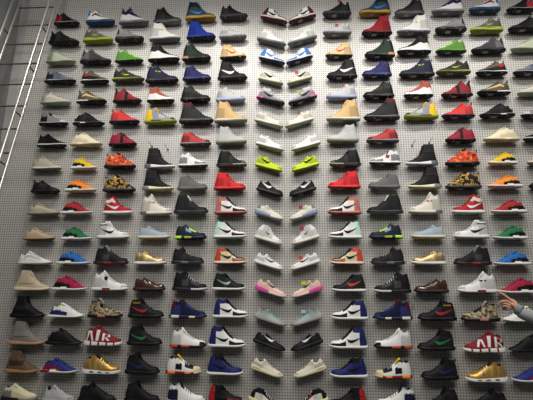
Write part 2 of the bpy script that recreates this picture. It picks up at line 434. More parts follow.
V('g12','G12','tilted white runner with long black swoosh and red tag',tag='coral red',tagpos=(.56,.85))
G('G13','runner','tilted pale pink runner with pink heel and black swoosh','pink beige','pale pink','pale grey',[('tongueline','tan'),('front','pale pink')],sw='black',swbox=(.28,.62,.048,.085),th=(.044,.022),mz=[('rear','pink')],H=.125)
V('g13','G13','tilted pale pink runner with pink heel and lime tag',tag='neon yellow',tagpos=(.52,.9))
G('G14','runner','tilted grey runner with teal side stripe','grey','grey','light grey',[('stripe','teal'),('low','light grey')],th=(.038,.026),H=.115,upc='84857f',midc='8e8f88')
V('g14','G14','tilted grey runner with teal stripe and pale blue tag',tag='pale blue',tagpos=(.52,.95))
G('G15','runner','tilted black runner with white swoosh','black','black','black',[('stripe','charcoal')],sw='white',swbox=(.28,.62,.05,.085),th=(.034,.024),H=.115)
V('g15','G15','tilted black runner with white swoosh and slate tag',tag='slate',tagpos=(.56,.8))
G('G16','runner','tilted off-white runner on cream clear-heeled sole','off-white','cream','cream',[('stripe','pale pink')],th=(.044,.028),H=.12,mz=[('air','beige')],lace='pale grey',sw='sand',swbox=(.30,.50,.06,.075),midc='d8cfae')
G('G17','sock','tilted black and white laced shoe on cream sole','black','cream','cream',[('sidelow','off-white'),('toebox','charcoal')],H=.125,lace='white',sw='pale grey',swbox=(.22,.42,.06,.085),midc='d6cf9e')
V('g17','G17','tilted black and white laced shoe with red tag',tag='dark red',tagpos=(.52,.7))
V('c13','C13','white high-top with red sole detail and dark side mark, touched by fingertip',tag=None,mark='charcoal')
V('c14','C14','tan camouflage high-top with dark laces below pointing hand',tag=None,lace='black')
V('b14','B14','white knit runner with neon studded sole, half hidden by grey sleeve')
# ------------------------------------------------------------------ camera (fixed by the room geometry)
FPX = 444.0; DIST = 4.45; CAMZ = 1.65
yaw, pitch, roll = [math.radians(a) for a in (-3.53534713, 13.56671155, 0.44396839)]
FW = Vector((math.sin(yaw)*math.cos(pitch), math.cos(yaw)*math.cos(pitch), math.sin(pitch)))
R0 = Vector((math.cos(yaw), -math.sin(yaw), 0)); U0 = R0.cross(FW)
RT = R0*math.cos(roll) + U0*math.sin(roll); UP = -R0*math.sin(roll) + U0*math.cos(roll)
CAM = Vector((0, -DIST, CAMZ))
cd = bpy.data.cameras.new('camera'); cam = bpy.data.objects.new('camera', cd); COL.objects.link(cam)
cd.sensor_width = 36; cd.lens = 36*FPX/533; cd.clip_start = .05; cd.clip_end = 100
m = Matrix.Identity(4)
for i in range(3):
    m[i][0] = RT[i]; m[i][1] = UP[i]; m[i][2] = -FW[i]; m[i][3] = CAM[i]
cam.matrix_world = m
scene.camera = cam
def at(px, py, y):
    d = FW*FPX + RT*(px-266.5) + UP*(200-py)
    return CAM + d*((y-CAM.y)/d.y)

# ------------------------------------------------------------------ materials
def lin(h):
    r = []
    for i in (0, 2, 4):
        c = int(h[i:i+2], 16)/255
        r.append(c/12.92 if c <= .04045 else ((c+.055)/1.055)**2.4)
    return (r[0], r[1], r[2], 1)
MATS = {}
def mat(hexc, rough=.6, metal=0., tex=None, spec=.4):
    key = (hexc, rough, metal, tex)
    if key in MATS: return MATS[key]
    mm = bpy.data.materials.new('m_%s_%s' % (hexc, tex or 'plain')); mm.use_nodes = True
    nt = mm.node_tree; b = nt.nodes['Principled BSDF']
    b.inputs['Base Color'].default_value = lin(hexc)
    b.inputs['Roughness'].default_value = rough; b.inputs['Metallic'].default_value = metal
    b.inputs['Specular IOR Level'].default_value = spec
    L = nt.links
    def noise(scale, detail=2):
        tc = nt.nodes.new('ShaderNodeTexCoord'); n = nt.nodes.new('ShaderNodeTexNoise')
        n.inputs['Scale'].default_value = scale; n.inputs['Detail'].default_value = detail
        L.new(tc.outputs['Object'], n.inputs['Vector']); return n
    def ramp(n, stops, const=True):
        r = nt.nodes.new('ShaderNodeValToRGB'); cr = r.color_ramp
        if const: cr.interpolation = 'CONSTANT'
        while len(cr.elements) < len(stops): cr.elements.new(.5)
        for e, (p, c) in zip(cr.elements, stops): e.position = p; e.color = lin(c)
        L.new(n.outputs['Fac'], r.inputs['Fac']); L.new(r.outputs['Color'], b.inputs['Base Color'])
    if tex == 'camo': ramp(noise(28, 3), [(0, '3a3026'), (.42, '7d6f52'), (.52, hexc), (.62, '5c4a36')])
    elif tex == 'flame': ramp(noise(24, 3), [(0, '4a1512'), (.40, 'c8401c'), (.50, hexc), (.60, 'e89a5c')])
    elif tex == 'baroque': ramp(noise(24, 3), [(0, '100f0d'), (.50, hexc), (.56, '8a6a2c'), (.60, '14120f')])
    elif tex in ('suede', 'knit', 'rubber'):
        n = noise(260 if tex == 'suede' else 420, 2)
        bp = nt.nodes.new('ShaderNodeBump'); bp.inputs['Strength'].default_value = .25; bp.inputs['Distance'].default_value = .002
        L.new(n.outputs['Fac'], bp.inputs['Height']); L.new(bp.outputs['Normal'], b.inputs['Normal'])
    MATS[key] = mm
    return mm
def cmat(name, kind='upper', tex=None, hexc=None):
    h = hexc or PAL[name]
    if tex == 'patent': return mat(h, .18, 0, tex, .6)
    if name in SHINY and tex != 'baroque': return mat(h, .34, .55, tex)
    if tex == 'suede': return mat(h, .9, 0, 'suede', .15)
    if kind == 'sole': return mat(h, .5, 0, 'rubber', .35)
    return mat(h, .65, 0, tex or 'knit', .22)

# ------------------------------------------------------------------ object helpers
def link(name, verts, faces, material, parent=None, smooth=True, angle=50):
    me = bpy.data.meshes.new(name); me.from_pydata(verts, [], faces); me.update()
    me.materials.append(material)
    if smooth:
        me.polygons.foreach_set('use_smooth', [True]*len(me.polygons))
        me.set_sharp_from_angle(angle=math.radians(angle))
    o = bpy.data.objects.new(name, me); COL.objects.link(o)
    if parent: o.parent = parent
    return o
def tag(o, label, cat, group=None):
    o['label'] = label; o['category'] = cat
    if group: o['group'] = group
def struct(o): o['kind'] = 'structure'; return o
def interp(tab, u):
    if u <= tab[0][0]: return tab[0][1]
    for (a, x), (b, y) in zip(tab, tab[1:]):
        if u <= b: return x + (y-x)*(u-a)/(b-a)
    return tab[-1][1]
def cr(tab, u):                         # smooth (monotone cosine-free Catmull) interpolation of a profile
    n = len(tab)
    if u <= tab[0][0]: return tab[0][1]
    if u >= tab[-1][0]: return tab[-1][1]
    for i in range(n-1):
        if u <= tab[i+1][0]: break
    x0, y0 = tab[i]; x1, y1 = tab[i+1]; h = x1-x0
    s = (y1-y0)/h
    m0 = s if i == 0 else ((y1-tab[i-1][1])/(x1-tab[i-1][0]))
    m1 = s if i == n-2 else ((tab[i+2][1]-y0)/(tab[i+2][0]-x0))
    t = (u-x0)/h
    return (2*t**3-3*t*t+1)*y0 + (t**3-2*t*t+t)*h*m0 + (-2*t**3+3*t*t)*y1 + (t**3-t*t)*h*m1

# ------------------------------------------------------------------ sneaker geometry
HW = [(0,0),(.008,.012),(.03,.0215),(.07,.0295),(.13,.0350),(.25,.0372),(.42,.0355),(.55,.0405),(.68,.0470),(.77,.0475),(.86,.0425),(.92,.0345),(.96,.0250),(.985,.0150),(1,0)]
PROF = {   # top line: (heel->toe, height above the toe box as a share of the collar height), opening
 'low':([(0,0.05),(0.03,0.6),(0.07,0.8),(0.11,0.76),(0.16,0.6),(0.22,0.54),(0.29,0.72),(0.35,0.8),(0.4,0.74),(0.5,0.5),(0.62,0.26),(0.74,0.1),(0.86,0.03),(0.92,-0.05),(0.96,-0.18),(0.985,-0.36),(1,-0.6)], (.07,.34), .062),
 'runner':([(0,.0),(.03,.58),(.07,.84),(.11,.80),(.16,.58),(.21,.48),(.28,.66),(.34,.78),(.40,.74),(.50,.54),(.62,.32),(.75,.10),(.86,-.06),(.94,-.28),(.98,-.48),(1,-.64)], (.08,.34), .056),
 'moc':([(0,.0),(.03,.42),(.07,.66),(.11,.64),(.16,.44),(.21,.40),(.27,.66),(.33,.84),(.39,.84),(.48,.66),(.60,.40),(.72,.17),(.82,.0),(.91,-.22),(.97,-.48),(1,-.66)], (.08,.30), .050),
 'nmd':([(0,-.40),(.06,.10),(.11,.52),(.15,.70),(.20,.62),(.25,.56),(.31,.70),(.38,.86),(.44,.88),(.54,.70),(.66,.42),(.78,.14),(.88,-.12),(.95,-.38),(1,-.68)], (.17,.37), .048),
 'mid':([(0,0),(0.03,0.45),(0.06,0.72),(0.1,0.8),(0.15,0.72),(0.21,0.66),(0.27,0.78),(0.33,0.86),(0.38,0.78),(0.47,0.54),(0.58,0.33),(0.7,0.15),(0.83,0.02),(0.86,0.03),(0.92,-0.05),(0.96,-0.18),(0.985,-0.36),(1,-0.6)], (.10,.34), .064),
 'af1high':([(0,0),(0.03,0.5),(0.06,0.72),(0.1,0.82),(0.16,0.78),(0.22,0.8),(0.28,0.92),(0.34,0.92),(0.41,0.76),(0.5,0.48),(0.61,0.26),(0.74,0.09),(0.86,0.03),(0.92,-0.05),(0.96,-0.18),(0.985,-0.36),(1,-0.6)], (.10,.36), .062),
 'high':([(0,0),(0.03,0.36),(0.06,0.74),(0.09,0.94),(0.13,0.99),(0.19,0.92),(0.27,0.88),(0.34,0.92),(0.4,0.93),(0.46,0.78),(0.54,0.5),(0.64,0.27),(0.76,0.08),(0.86,0.03),(0.92,-0.05),(0.96,-0.18),(0.985,-0.36),(1,-0.6)], (.11,.40), .062),
 'highlarge':([(0,0),(0.03,0.4),(0.07,0.78),(0.11,0.9),(0.17,0.94),(0.26,0.95),(0.33,0.97),(0.4,0.8),(0.48,0.62),(0.6,0.4),(0.74,0.16),(0.86,0.03),(0.92,-0.05),(0.96,-0.18),(0.985,-0.36),(1,-0.6)], (.10,.35), .060),
 'sock':  ([(0,.0),(.03,.40),(.08,.72),(.13,.90),(.19,.98),(.27,.98),(.35,1.0),(.43,.90),(.52,.62),(.63,.36),(.75,.14),(.86,-.02),(.94,-.25),(.98,-.45),(1,-.62)], (.13,.38), .058),
 'boot':  ([(0,-.1),(.04,.12),(.09,.50),(.14,.86),(.18,.98),(.26,1.0),(.36,.99),(.44,.96),(.49,.76),(.56,.48),(.66,.26),(.78,.08),(.88,-.06),(.95,-.30),(1,-.62)], (.17,.43), .060),
 'boot2': ([(0,-.1),(.03,.20),(.06,.70),(.09,.98),(.16,1.0),(.28,1.0),(.40,1.0),(.47,.94),(.51,.62),(.58,.36),(.68,.20),(.80,.04),(.89,-.12),(.95,-.34),(1,-.66)], (.09,.44), .054),
 'foam':([(0,.0),(.03,.45),(.07,.76),(.11,.78),(.17,.60),(.25,.60),(.34,.76),(.42,.88),(.48,.88),(.56,.70),(.66,.44),(.77,.24),(.86,.08),(.93,-.15),(.97,-.40),(1,-.60)], (.12,.38), .060),
 'chunky':([(0,0),(0.03,0.42),(0.07,0.7),(0.11,0.7),(0.17,0.6),(0.23,0.66),(0.3,0.84),(0.36,0.86),(0.44,0.72),(0.54,0.54),(0.65,0.34),(0.77,0.14),(0.86,0.03),(0.92,-0.05),(0.96,-0.18),(0.985,-0.36),(1,-0.6)], (.09,.34), .066),
}
NU, NI = 40, 12
US = [.5-.5*math.cos(math.pi*i/NU) for i in range(NU+1)]
SOLE = {'low':(.030,.024),'runner':(.028,.020),'moc':(.028,.020),'nmd':(.030,.018),'mid':(.032,.024),'af1high':(.032,.026),'high':(.030,.024),'highlarge':(.036,.028),
        'sock':(.034,.024),'boot':(.038,.026),'boot2':(.042,.022),'foam':(.034,.024),'chunky':(.044,.030)}
def spring(u): return .012*max(0, (u-.72)/.28)**2 + .004*max(0, (.08-u)/.08)**2

def tone(hexc, dark=.84, light=1.6):      # tonal panels: a shade darker, or lighter on near-black shoes
    v = [int(hexc[i:i+2], 16) for i in (0, 2, 4)]
    k = dark if max(v) > 60 else light
    return '%02x%02x%02x' % tuple(min(255, int(c*k+(8 if k > 1 else 0))) for c in v)
class Shoe:
    def __init__(s, sp, L, H, dirn):
        s.sp = sp; s.L = L; s.H = H; s.d = dirn
        s.k = min(1.12, max(.88, L/.30))*sp.get('bulk', 1.0)
        s.prof, s.op, s.zb = PROF[sp['style']]
        s.zb = min(s.zb, H*.52)
        a, b = sp.get('th', SOLE[sp['style']]); s.ta, s.tb = a, b
        s.to = sp.get('to', .007)
        s.secs = [s.section(u) for u in US]
    def hw(s, u): return interp(HW, u)*s.k
    def th(s, u): return s.ta + (s.tb-s.ta)*min(1, max(0, (u-.15)/.5))
    def top(s, u):
        t = cr(s.prof, u)
        return s.zb + (s.H-s.zb)*t if t > 0 else s.zb*(1+t)
    def X(s, u): return s.d*(-s.L/2 + s.L*(.022+.956*u))
    def XS(s, u): return s.d*(-s.L/2 + s.L*u)
    def section(s, u):
        sp_ = spring(u); z0 = s.th(u)+sp_-.004; zt = max(s.top(u)+sp_, z0+.006)
        w = max(0, s.hw(u)-.003)
        tall = min(1, max(0, (zt-z0-.03)/.08))
        o = min(1, max(0, (u-s.op[0]+.02)/.02))*min(1, max(0, (s.op[1]-u+.02)/.02))
        wc = min(w*.88, .031*s.k)
        out = []
        for i in range(NI+1):
            th = i/NI*math.pi/2
            yc = w*max(0, math.cos(th))**(.72+.5*tall) if i < NI else 0
            zc = z0+(zt-z0)*math.sin(th)**(.92+.1*tall)
            if i <= 8:
                t = i/8; yo = w+(wc-w)*t**1.4 + .003*math.sin(math.pi*t)*min(1, w/.02); zo = z0+(zt-z0)*t
            else:
                q = i-8; yo = wc*(.88, .74, .45, 0)[q-1]; zo = zt-(.004, .026, .036, .038)[q-1]
                zo = max(zo, z0+.012)
            out.append((yc+(yo-yc)*o, zc+(zo-zc)*o))
        return out
    def outer_y(s, u, z):                 # half-depth of the visible side at height z
        sp_ = spring(u)
        if z < s.th(u)+sp_: return s.hw(u)+.005
        sec = s.section(u)
        for (y0, z0), (y1, z1) in zip(sec, sec[1:9]):
            if z <= z1: return y0+(y1-y0)*max(0, z-z0)/max(1e-6, z1-z0)
        return sec[8][0]
    def build(s, root):
        sp = s.sp; parts = {}
        tex = sp.get('tex'); upc = sp.get('upc')
        umat = cmat(sp['up'], 'upper', tex, upc)
        def add(name, color, verts, faces, kind='upper', hexc=None, ptex=None, smooth=True, angle=50, split=False):
            if not faces: return
            mtl = umat if (name == 'upper') else cmat(color, kind, ptex, hexc)
            # keep only used vertices
            used = {}; vv = []; ff = []
            if split:
                par = {}
                def find(a):
                    while par[a] != a: par[a] = par[par[a]]; a = par[a]
                    return a
                for f in faces:
                    for q in f: par.setdefault(q, q)
                    for q in f[1:]: par[find(q)] = find(f[0])
                comp = {}
                for f in faces: comp.setdefault(find(f[0]), []).append(f)
                if len(comp) > 1:
                    for fl_ in comp.values(): add(name, color, verts, fl_, kind, hexc, ptex, smooth, angle)
                    return
            for f in faces:
                g = []
                for q in f:
                    if q not in used: used[q] = len(vv); vv.append(verts[q])
                    g.append(used[q])
                ff.append(g if s.d > 0 else g[::-1])
            o = link(name, vv, ff, mtl, root, smooth, angle)
            if color != sp['up'] and name not in ('lining',): o['label'] = '%s %s' % (color, name.replace('_', ' '))
            return o
        # upper, split into its panels
        verts = []; n = 2*NI+1
        for u, sec in zip(US, s.secs):
            x = s.X(u)
            for i in range(NI+1): verts.append((x, -sec[i][0], sec[i][1]))
            for i in range(NI-1, -1, -1): verts.append((x, sec[i][0], sec[i][1]))
        groups = {}
        zl = list(sp['z']); tn = tone(upc or PAL[sp['up']])
        if len(zl) <= 1 and sp['style'] not in ('boot', 'boot2'):
            zl = [(q, '~') for q in (('eyestay',) if sp['style'] in ('moc', 'nmd', 'foam') else ('eyestay', 'heelcup', 'tip'))] + zl
        zones = [(ZN[k], c) for k, c in zl]
        for j in range(NU):
            u = (US[j]+US[j+1])/2
            for i in range(n-1):
                a = j*n+i; f = (a, a+n, a+n+1, a+1)
                ii = i if i < NI else 2*NI-1-i
                v = (ii+.5)/NI
                zc = (s.secs[j][ii][1]+s.secs[j+1][ii][1]+s.secs[j][ii+1][1]+s.secs[j+1][ii+1][1])/4
                h = zc/s.H
                if ii >= 8 and s.op[0]-.01 < u < s.op[1]+.005: key = ('lining', sp['lining'])
                else:
                    key = ('upper', sp['up'])
                    for (pn, pr), c in zones:
                        if pr(u, v, h): key = (pn, c)
                groups.setdefault(key, []).append(f)
        for (pn, c), fs in groups.items():
            hx = None; pt = None
            if c == '~':
                add(pn, sp['up'], verts, fs, 'upper', tn, 'suede' if tex == 'suede' else tex if tex == 'patent' else None, split=True); continue
            if pn == 'lining': hx = None
            elif pn != 'upper':
                pt = tex if (tex in ('suede', 'patent') or c == sp['up']) else None
                if c == sp['up']: hx = upc
                if pn == 'vamp' and sp.get('frontc'): hx = sp['frontc']; pt = tex
            add(pn, c, verts, fs, 'upper', hx, pt, split=True)
        # sole: outline rings
        NO = 56
        outl = []
        for q in range(NO):
            t = q/NO*2*math.pi; u = .5-.5*math.cos(t)
            sg = -1 if q <= NO/2 else 1
            outl.append((u, sg))
        wv = sp.get('wave')
        def ring(fz, off):
            r = []
            for u, sg in outl:
                e = 0
                if wv: e = wv[1]*abs(math.sin(math.pi*u*wv[0]))
                y = max(0, s.hw(u)+off+(e if off > 0 else 0)-(0 if not wv else wv[1]*.5))*sg
                xo = off*(1 if u > .5 else -1)*abs(2*u-1)**3*s.d
                r.append((s.XS(u)+xo, y, fz(u)+spring(u)))
            return r
        def strip(r0, base):
            fs = []
            for q in range(1, NO//2): fs.append((base+q, base+q+1, base+NO-q-1, base+NO-q) if NO-q-1 != q+1 else (base+q, base+q+1, base+NO-q))
            return fs
        def cap(base, flip):
            fs = []
            for q in range(0, NO//2):
                a, b = base+q, base+q+1; c, d = base+(NO-q-1) % NO, base+(NO-q) % NO
                f = [a, b, c, d]; f = [x for i, x in enumerate(f) if x not in f[:i]]
                if len(f) > 2: fs.append(tuple(f if flip else f[::-1]))
            return fs
        to = lambda u: min(s.to, s.th(u)*.7)
        wb = (lambda u: (wv[1]*1.4*(1-abs(math.sin(math.pi*u*wv[0]))))) if wv else (lambda u: 0)
        rs = ring(wb, -.005) + ring(lambda u: wb(u)+.003 if not wv else wb(u)+.002, .0) + ring(to, .003)
        fs = cap(0, True)
        for l in range(2):
            for q in range(NO):
                a = l*NO+q; b = l*NO+(q+1) % NO
                fs.append((a, a+NO, b+NO, b))
        o = add('outsole', sp['out'], rs, [f[::-1] for f in fs], 'sole', None, None)
        lv = 4
        rs = []
        for l in range(lv+1):
            t = l/lv
            rs += ring(lambda u: to(u)+(s.th(u)-to(u))*t, .003+.0022*math.sin(math.pi*t)-.002*t)
        groups = {}
        mz = [(MZ[k], c) for k, c in sp['mz']]
        for l in range(lv):
            for q in range(NO):
                a = l*NO+q; b = l*NO+(q+1) % NO; u = (outl[q][0]+outl[(q+1) % NO][0])/2
                key = ('midsole', sp['mid'])
                for (pn, pr), c in mz:
                    if pr(u, (l+.5)/lv): key = (pn, c)
                groups.setdefault(key, []).append((b, b+NO, a+NO, a))
        groups.setdefault(('midsole', sp['mid']), []).extend([f[::-1] for f in cap(lv*NO, False)])
        for (pn, c), fs in groups.items():
            add(pn, c, rs, fs, 'sole', sp.get('midc') if pn == 'midsole' else None, split=True)
        # tongue
        H = s.H; u1 = s.op[1]+.12; u0 = s.op[1]-.02
        tv = []; tf = []; NT, NW = 7, 5
        sty = sp['style']
        if sty not in ('boot2',):
            zb1 = s.top(u1)-.006
            for a in range(NT+1):
                t = a/NT; u = u1+(u0-u1)*t
                z = zb1+(H-zb1)*t + .004*math.sin(math.pi*t)
                wt = (.017+.013*t)*s.k*(1-.55*max(0, t-.8)/.2)
                for b in range(NW+1):
                    c = -1+2*b/NW
                    tv.append((s.X(u), wt*c, z-.008*c*c))
            K = len(tv)
            for a in range(NT+1):
                for b in range(NW+1):
                    x, y, z = tv[a*(NW+1)+b]; tv.append((x-s.d*.008, y*.95, z-.005))
            W1 = NW+1
            for a in range(NT):
                for b in range(NW):
                    i = a*W1+b
                    tf.append((i, i+1, i+1+W1, i+W1)); tf.append((K+i, K+i+W1, K+i+1+W1, K+i+1))
                for i0, i1 in ((a*W1, (a+1)*W1), ((a+1)*W1-1, (a+2)*W1-1)):
                    tf.append((i0, i1, K+i1, K+i0) if i0 % W1 else (i0, K+i0, K+i1, i1))
            i = NT*W1
            for b in range(NW): tf.append((i+b, i+b+1, K+i+b+1, K+i+b))
            add('tongue', sp.get('tonguehi', sp['tongue']), tv, tf, 'upper', upc if sp['tongue'] == sp['up'] and not sp.get('tonguehi') else None, tex if sp['tongue'] == sp['up'] and tex in ('suede', 'patent') else None)
        # laces: bars across the throat that follow its curve
        if sty not in ('boot', 'boot2'):
            lvv = []; lff = []
            ua = s.op[1]+.05; ub = min(.68, s.op[1]+.30); nb = 5 if sty != 'moc' else 4
            for q in range(nb):
                u = ua+(ub-ua)*q/(nb-1); du = .011
                base = len(lvv)
                for uu, up_ in ((u-du, .001), (u-du*.5, .0045), (u+du*.5, .0045), (u+du, .001)):
                    sec = s.section(uu)
                    pts = [(-y, z) for y, z in sec[7:]] + [(y, z) for y, z in sec[7:-1][::-1]]
                    for y, z in pts: lvv.append((s.X(uu), y*1.03, z+up_))
                P = len(pts)
                for l in range(3):
                    for p in range(P-1):
                        i = base+l*P+p; lff.append((i, i+P, i+P+1, i+1))
            add('laces', sp['lace'], lvv, lff, 'upper', tone(upc or PAL[sp['up']], .82, 1.5) if sp['lace'] == sp['up'] else None)
        # decals and other pieces lying on the visible side
        def decal(name, color, rows, kind='upper', lift=.0018, hexc=None, off0=-.003):
            dv = []; df = []; P = len(rows[0])
            for r in rows:
                for u, z in r: dv.append((s.X(u), -(s.outer_y(u, z)+lift), z))
            Q = len(dv)
            for r in rows:
                for u, z in r: dv.append((s.X(u), -(s.outer_y(u, z)+off0), z))
            R = len(rows)
            for a in range(R-1):
                for b in range(P-1):
                    i = a*P+b; df.append((i, i+P, i+P+1, i+1))
            ed = [(a*P, (a+1)*P) for a in range(R-1)] + [((a+1)*P-1+P, (a+1)*P-1) for a in range(R-1)] + [(b+1, b) for b in range(P-1)] + [((R-1)*P+b, (R-1)*P+b+1) for b in range(P-1)]
            for a, b in ed: df.append((a, b, Q+b, Q+a))
            add(name, color, dv, df, kind, hexc, None, True, 40)
        if sp['sw']:
            u0, u1_, z0, z1 = sp.get('swbox', (.10, .56, .045, .100))
            z0 += s.ta-.028; z1 = min(z1+s.ta-.028, H*.80)
            Uc = [(0,1.04),(.2,.80),(.4,.62),(.55,.52),(.66,.47),(.74,.47),(.82,.50),(.90,.56),(1,.68)]
            Lc = [(0,.98),(.15,.70),(.32,.43),(.48,.20),(.60,.06),(.70,.0),(.82,.06),(.91,.24),(1,.65)]
            rows = []
            for k in range(9):
                (a, p), (b, q) = Uc[k], Lc[k]
                rows.append([(u0+(u1_-u0)*(b+(a-b)*t), z0+(z1-z0)*(q+(p-q)*t)) for t in (0, .33, .66, 1)])
            decal('swoosh', sp['sw'], rows)
        def rect(name, color, ua, ub, za, zb_, nx=5, nz=3, **kw):
            decal(name, color, [[(ua+(ub-ua)*i/nx, za+(zb_-za)*j/nz) for j in range(nz+1)] for i in range(nx+1)], **kw)
        if sp.get('plug'): rect('midsole_block', sp['plug'], .29, .47, .010, .036, kind='sole', lift=.004)
        if sp.get('mark'): rect('side_mark', sp['mark'], .30, .46, H*.52, H*.52+.014)
        if sp.get('lime'): rect('sole_stripe', 'lime', .30, .60, .030, .040, kind='sole', lift=.003)
        if sp.get('gold'): rect('strap_lettering', 'gold', .13, .34, H*.69, H*.69+.012)
        if sp.get('strapline'): rect('strap_lettering', sp['strapline'], .05, .34, H*.72, H*.72+.010)
        if sp.get('strapband'): rect('strap', sp['strapband'], .16, .60, H*.36, H*.55, nx=8, lift=.004) if sty == 'boot' else rect('strap', sp['strapband'], .12, .46, H*.60, H*.70, nx=8, lift=.003)
        if sp.get('air'):
            def bar(p, q, w, c):   # slanted bar between two points in side-view space
                n_ = 5; rows = []
                for i in range(n_+1):
                    t = i/n_; u = p[0]+(q[0]-p[0])*t; z = p[1]+(q[1]-p[1])*t
                    rows.append([(u-w/2, z), (u, z), (u+w/2, z)])
                decal('letter_stroke', c, rows, lift=.003)
            z0, z1 = .048, H*.86
            fl = s.d
            def put(lx, strokes):    # letter drawn in reading order (left to right for the viewer)
                for (a, b, w) in strokes:
                    if fl > 0: p = (lx[0]+(lx[1]-lx[0])*a[0], z0+(lx[2]-z0)*a[1]); q = (lx[0]+(lx[1]-lx[0])*b[0], z0+(lx[2]-z0)*b[1])
                    else: p = (lx[1]-(lx[1]-lx[0])*a[0], z0+(lx[2]-z0)*a[1]); q = (lx[1]-(lx[1]-lx[0])*b[0], z0+(lx[2]-z0)*b[1])
                    bar(p, q, w, sp['air'])
            spans = [(.04, .26, H*.70), (.33, .43, H*.74), (.50, .72, H*.58)]
            Ls = [[((.12,0),(.42,1),.055),((.62,1),(.90,0),.055),((.25,.30),(.80,.30),.05),((.40,.85),(.64,.85),.06)],
                  [((.3,0),(.5,1),.075)],
                  [((.14,0),(.14,1),.06),((.14,.88),(.80,.80),.05),((.82,.5),(.82,.85),.05),((.2,.45),(.8,.50),.05),((.45,.42),(.88,0),.06)]]
            order = (0, 1, 2) if fl > 0 else (2, 1, 0)
            for sn, lt in zip(spans, order): put(sn, Ls[lt])
        if sp.get('tab'):     # heel pull tab
            tv = []; zt = s.top(.07)
            for x, z in ((.02, zt-.012), (.012, zt+.008), (.03, zt+.016), (.06, zt+.010), (.075, zt-.006)):
                for y in (-.007, .007): tv.append((s.X(x), y, z))
            K = len(tv); tv += [(x+s.d*.004, y, z-.004) for x, y, z in tv]
            tf = []
            for a in range(4):
                i = 2*a; tf += [(i, i+1, i+3, i+2), (K+i, K+i+2, K+i+3, K+i+1), (i, i+2, K+i+2, K+i), (i+1, K+i+1, K+i+3, i+3)]
            tf += [(0, K, K+1, 1), (8, 9, K+9, K+8)]
            add('pull_tab', sp['tab'], tv, tf)
        if sp.get('tag'):     # hang tag or seal hanging on the visible side
            uu, hh = sp.get('tagpos', (.40, .60)); z = H*hh; y = -(s.outer_y(uu, min(z, s.top(uu)-.004))+.006)
            x = s.X(uu); w, hgt = (.019, .017) if sp['tag'] != 'black' else (.018, .018)
            if sp['tag'] in ('lime', 'neon yellow', 'pale blue', 'slate'): w, hgt = .024, .015
            bm = bmesh.new(); bmesh.ops.create_cube(bm, size=1)
            bmesh.ops.scale(bm, vec=(2*w, .004, 2*hgt), verts=bm.verts)
            bmesh.ops.bevel(bm, geom=list(bm.verts)+list(bm.edges), offset=.0015, segments=1, affect='EDGES')
            if sp['tag'] != 'black': bmesh.ops.rotate(bm, cent=(0,0,0), matrix=Matrix.Rotation(-.35*s.d, 3, 'Y'), verts=bm.verts)
            bmesh.ops.translate(bm, vec=(x, y, z), verts=bm.verts)
            add('hang_tag', sp['tag'], [tuple(v.co) for v in bm.verts], [[v.index for v in f.verts] for f in bm.faces] if not bm.verts.ensure_lookup_table() and not bm.verts.index_update() else [], 'sole', None, None, False)
            bm.free()
        if s.sp.get('sticker'):   # pale size sticker on the underside
            sv = []
            for u in (.52, .68):
                for y in (-.022, .022): sv.append((s.XS(u), y, wb(u)+spring(u)-.0012))
            sv += [(x, y, z+.001) for x, y, z in sv]
            if wv: sv = [(x, y, z-.004 if i < 4 else z) for i, (x, y, z) in enumerate(sv)]
            ff = [(0,1,3,2),(4,6,7,5),(0,4,5,1),(2,3,7,6),(0,2,6,4),(1,5,7,3)]
            add('size_sticker', 'light grey', sv, ff, 'sole', None, None, False)

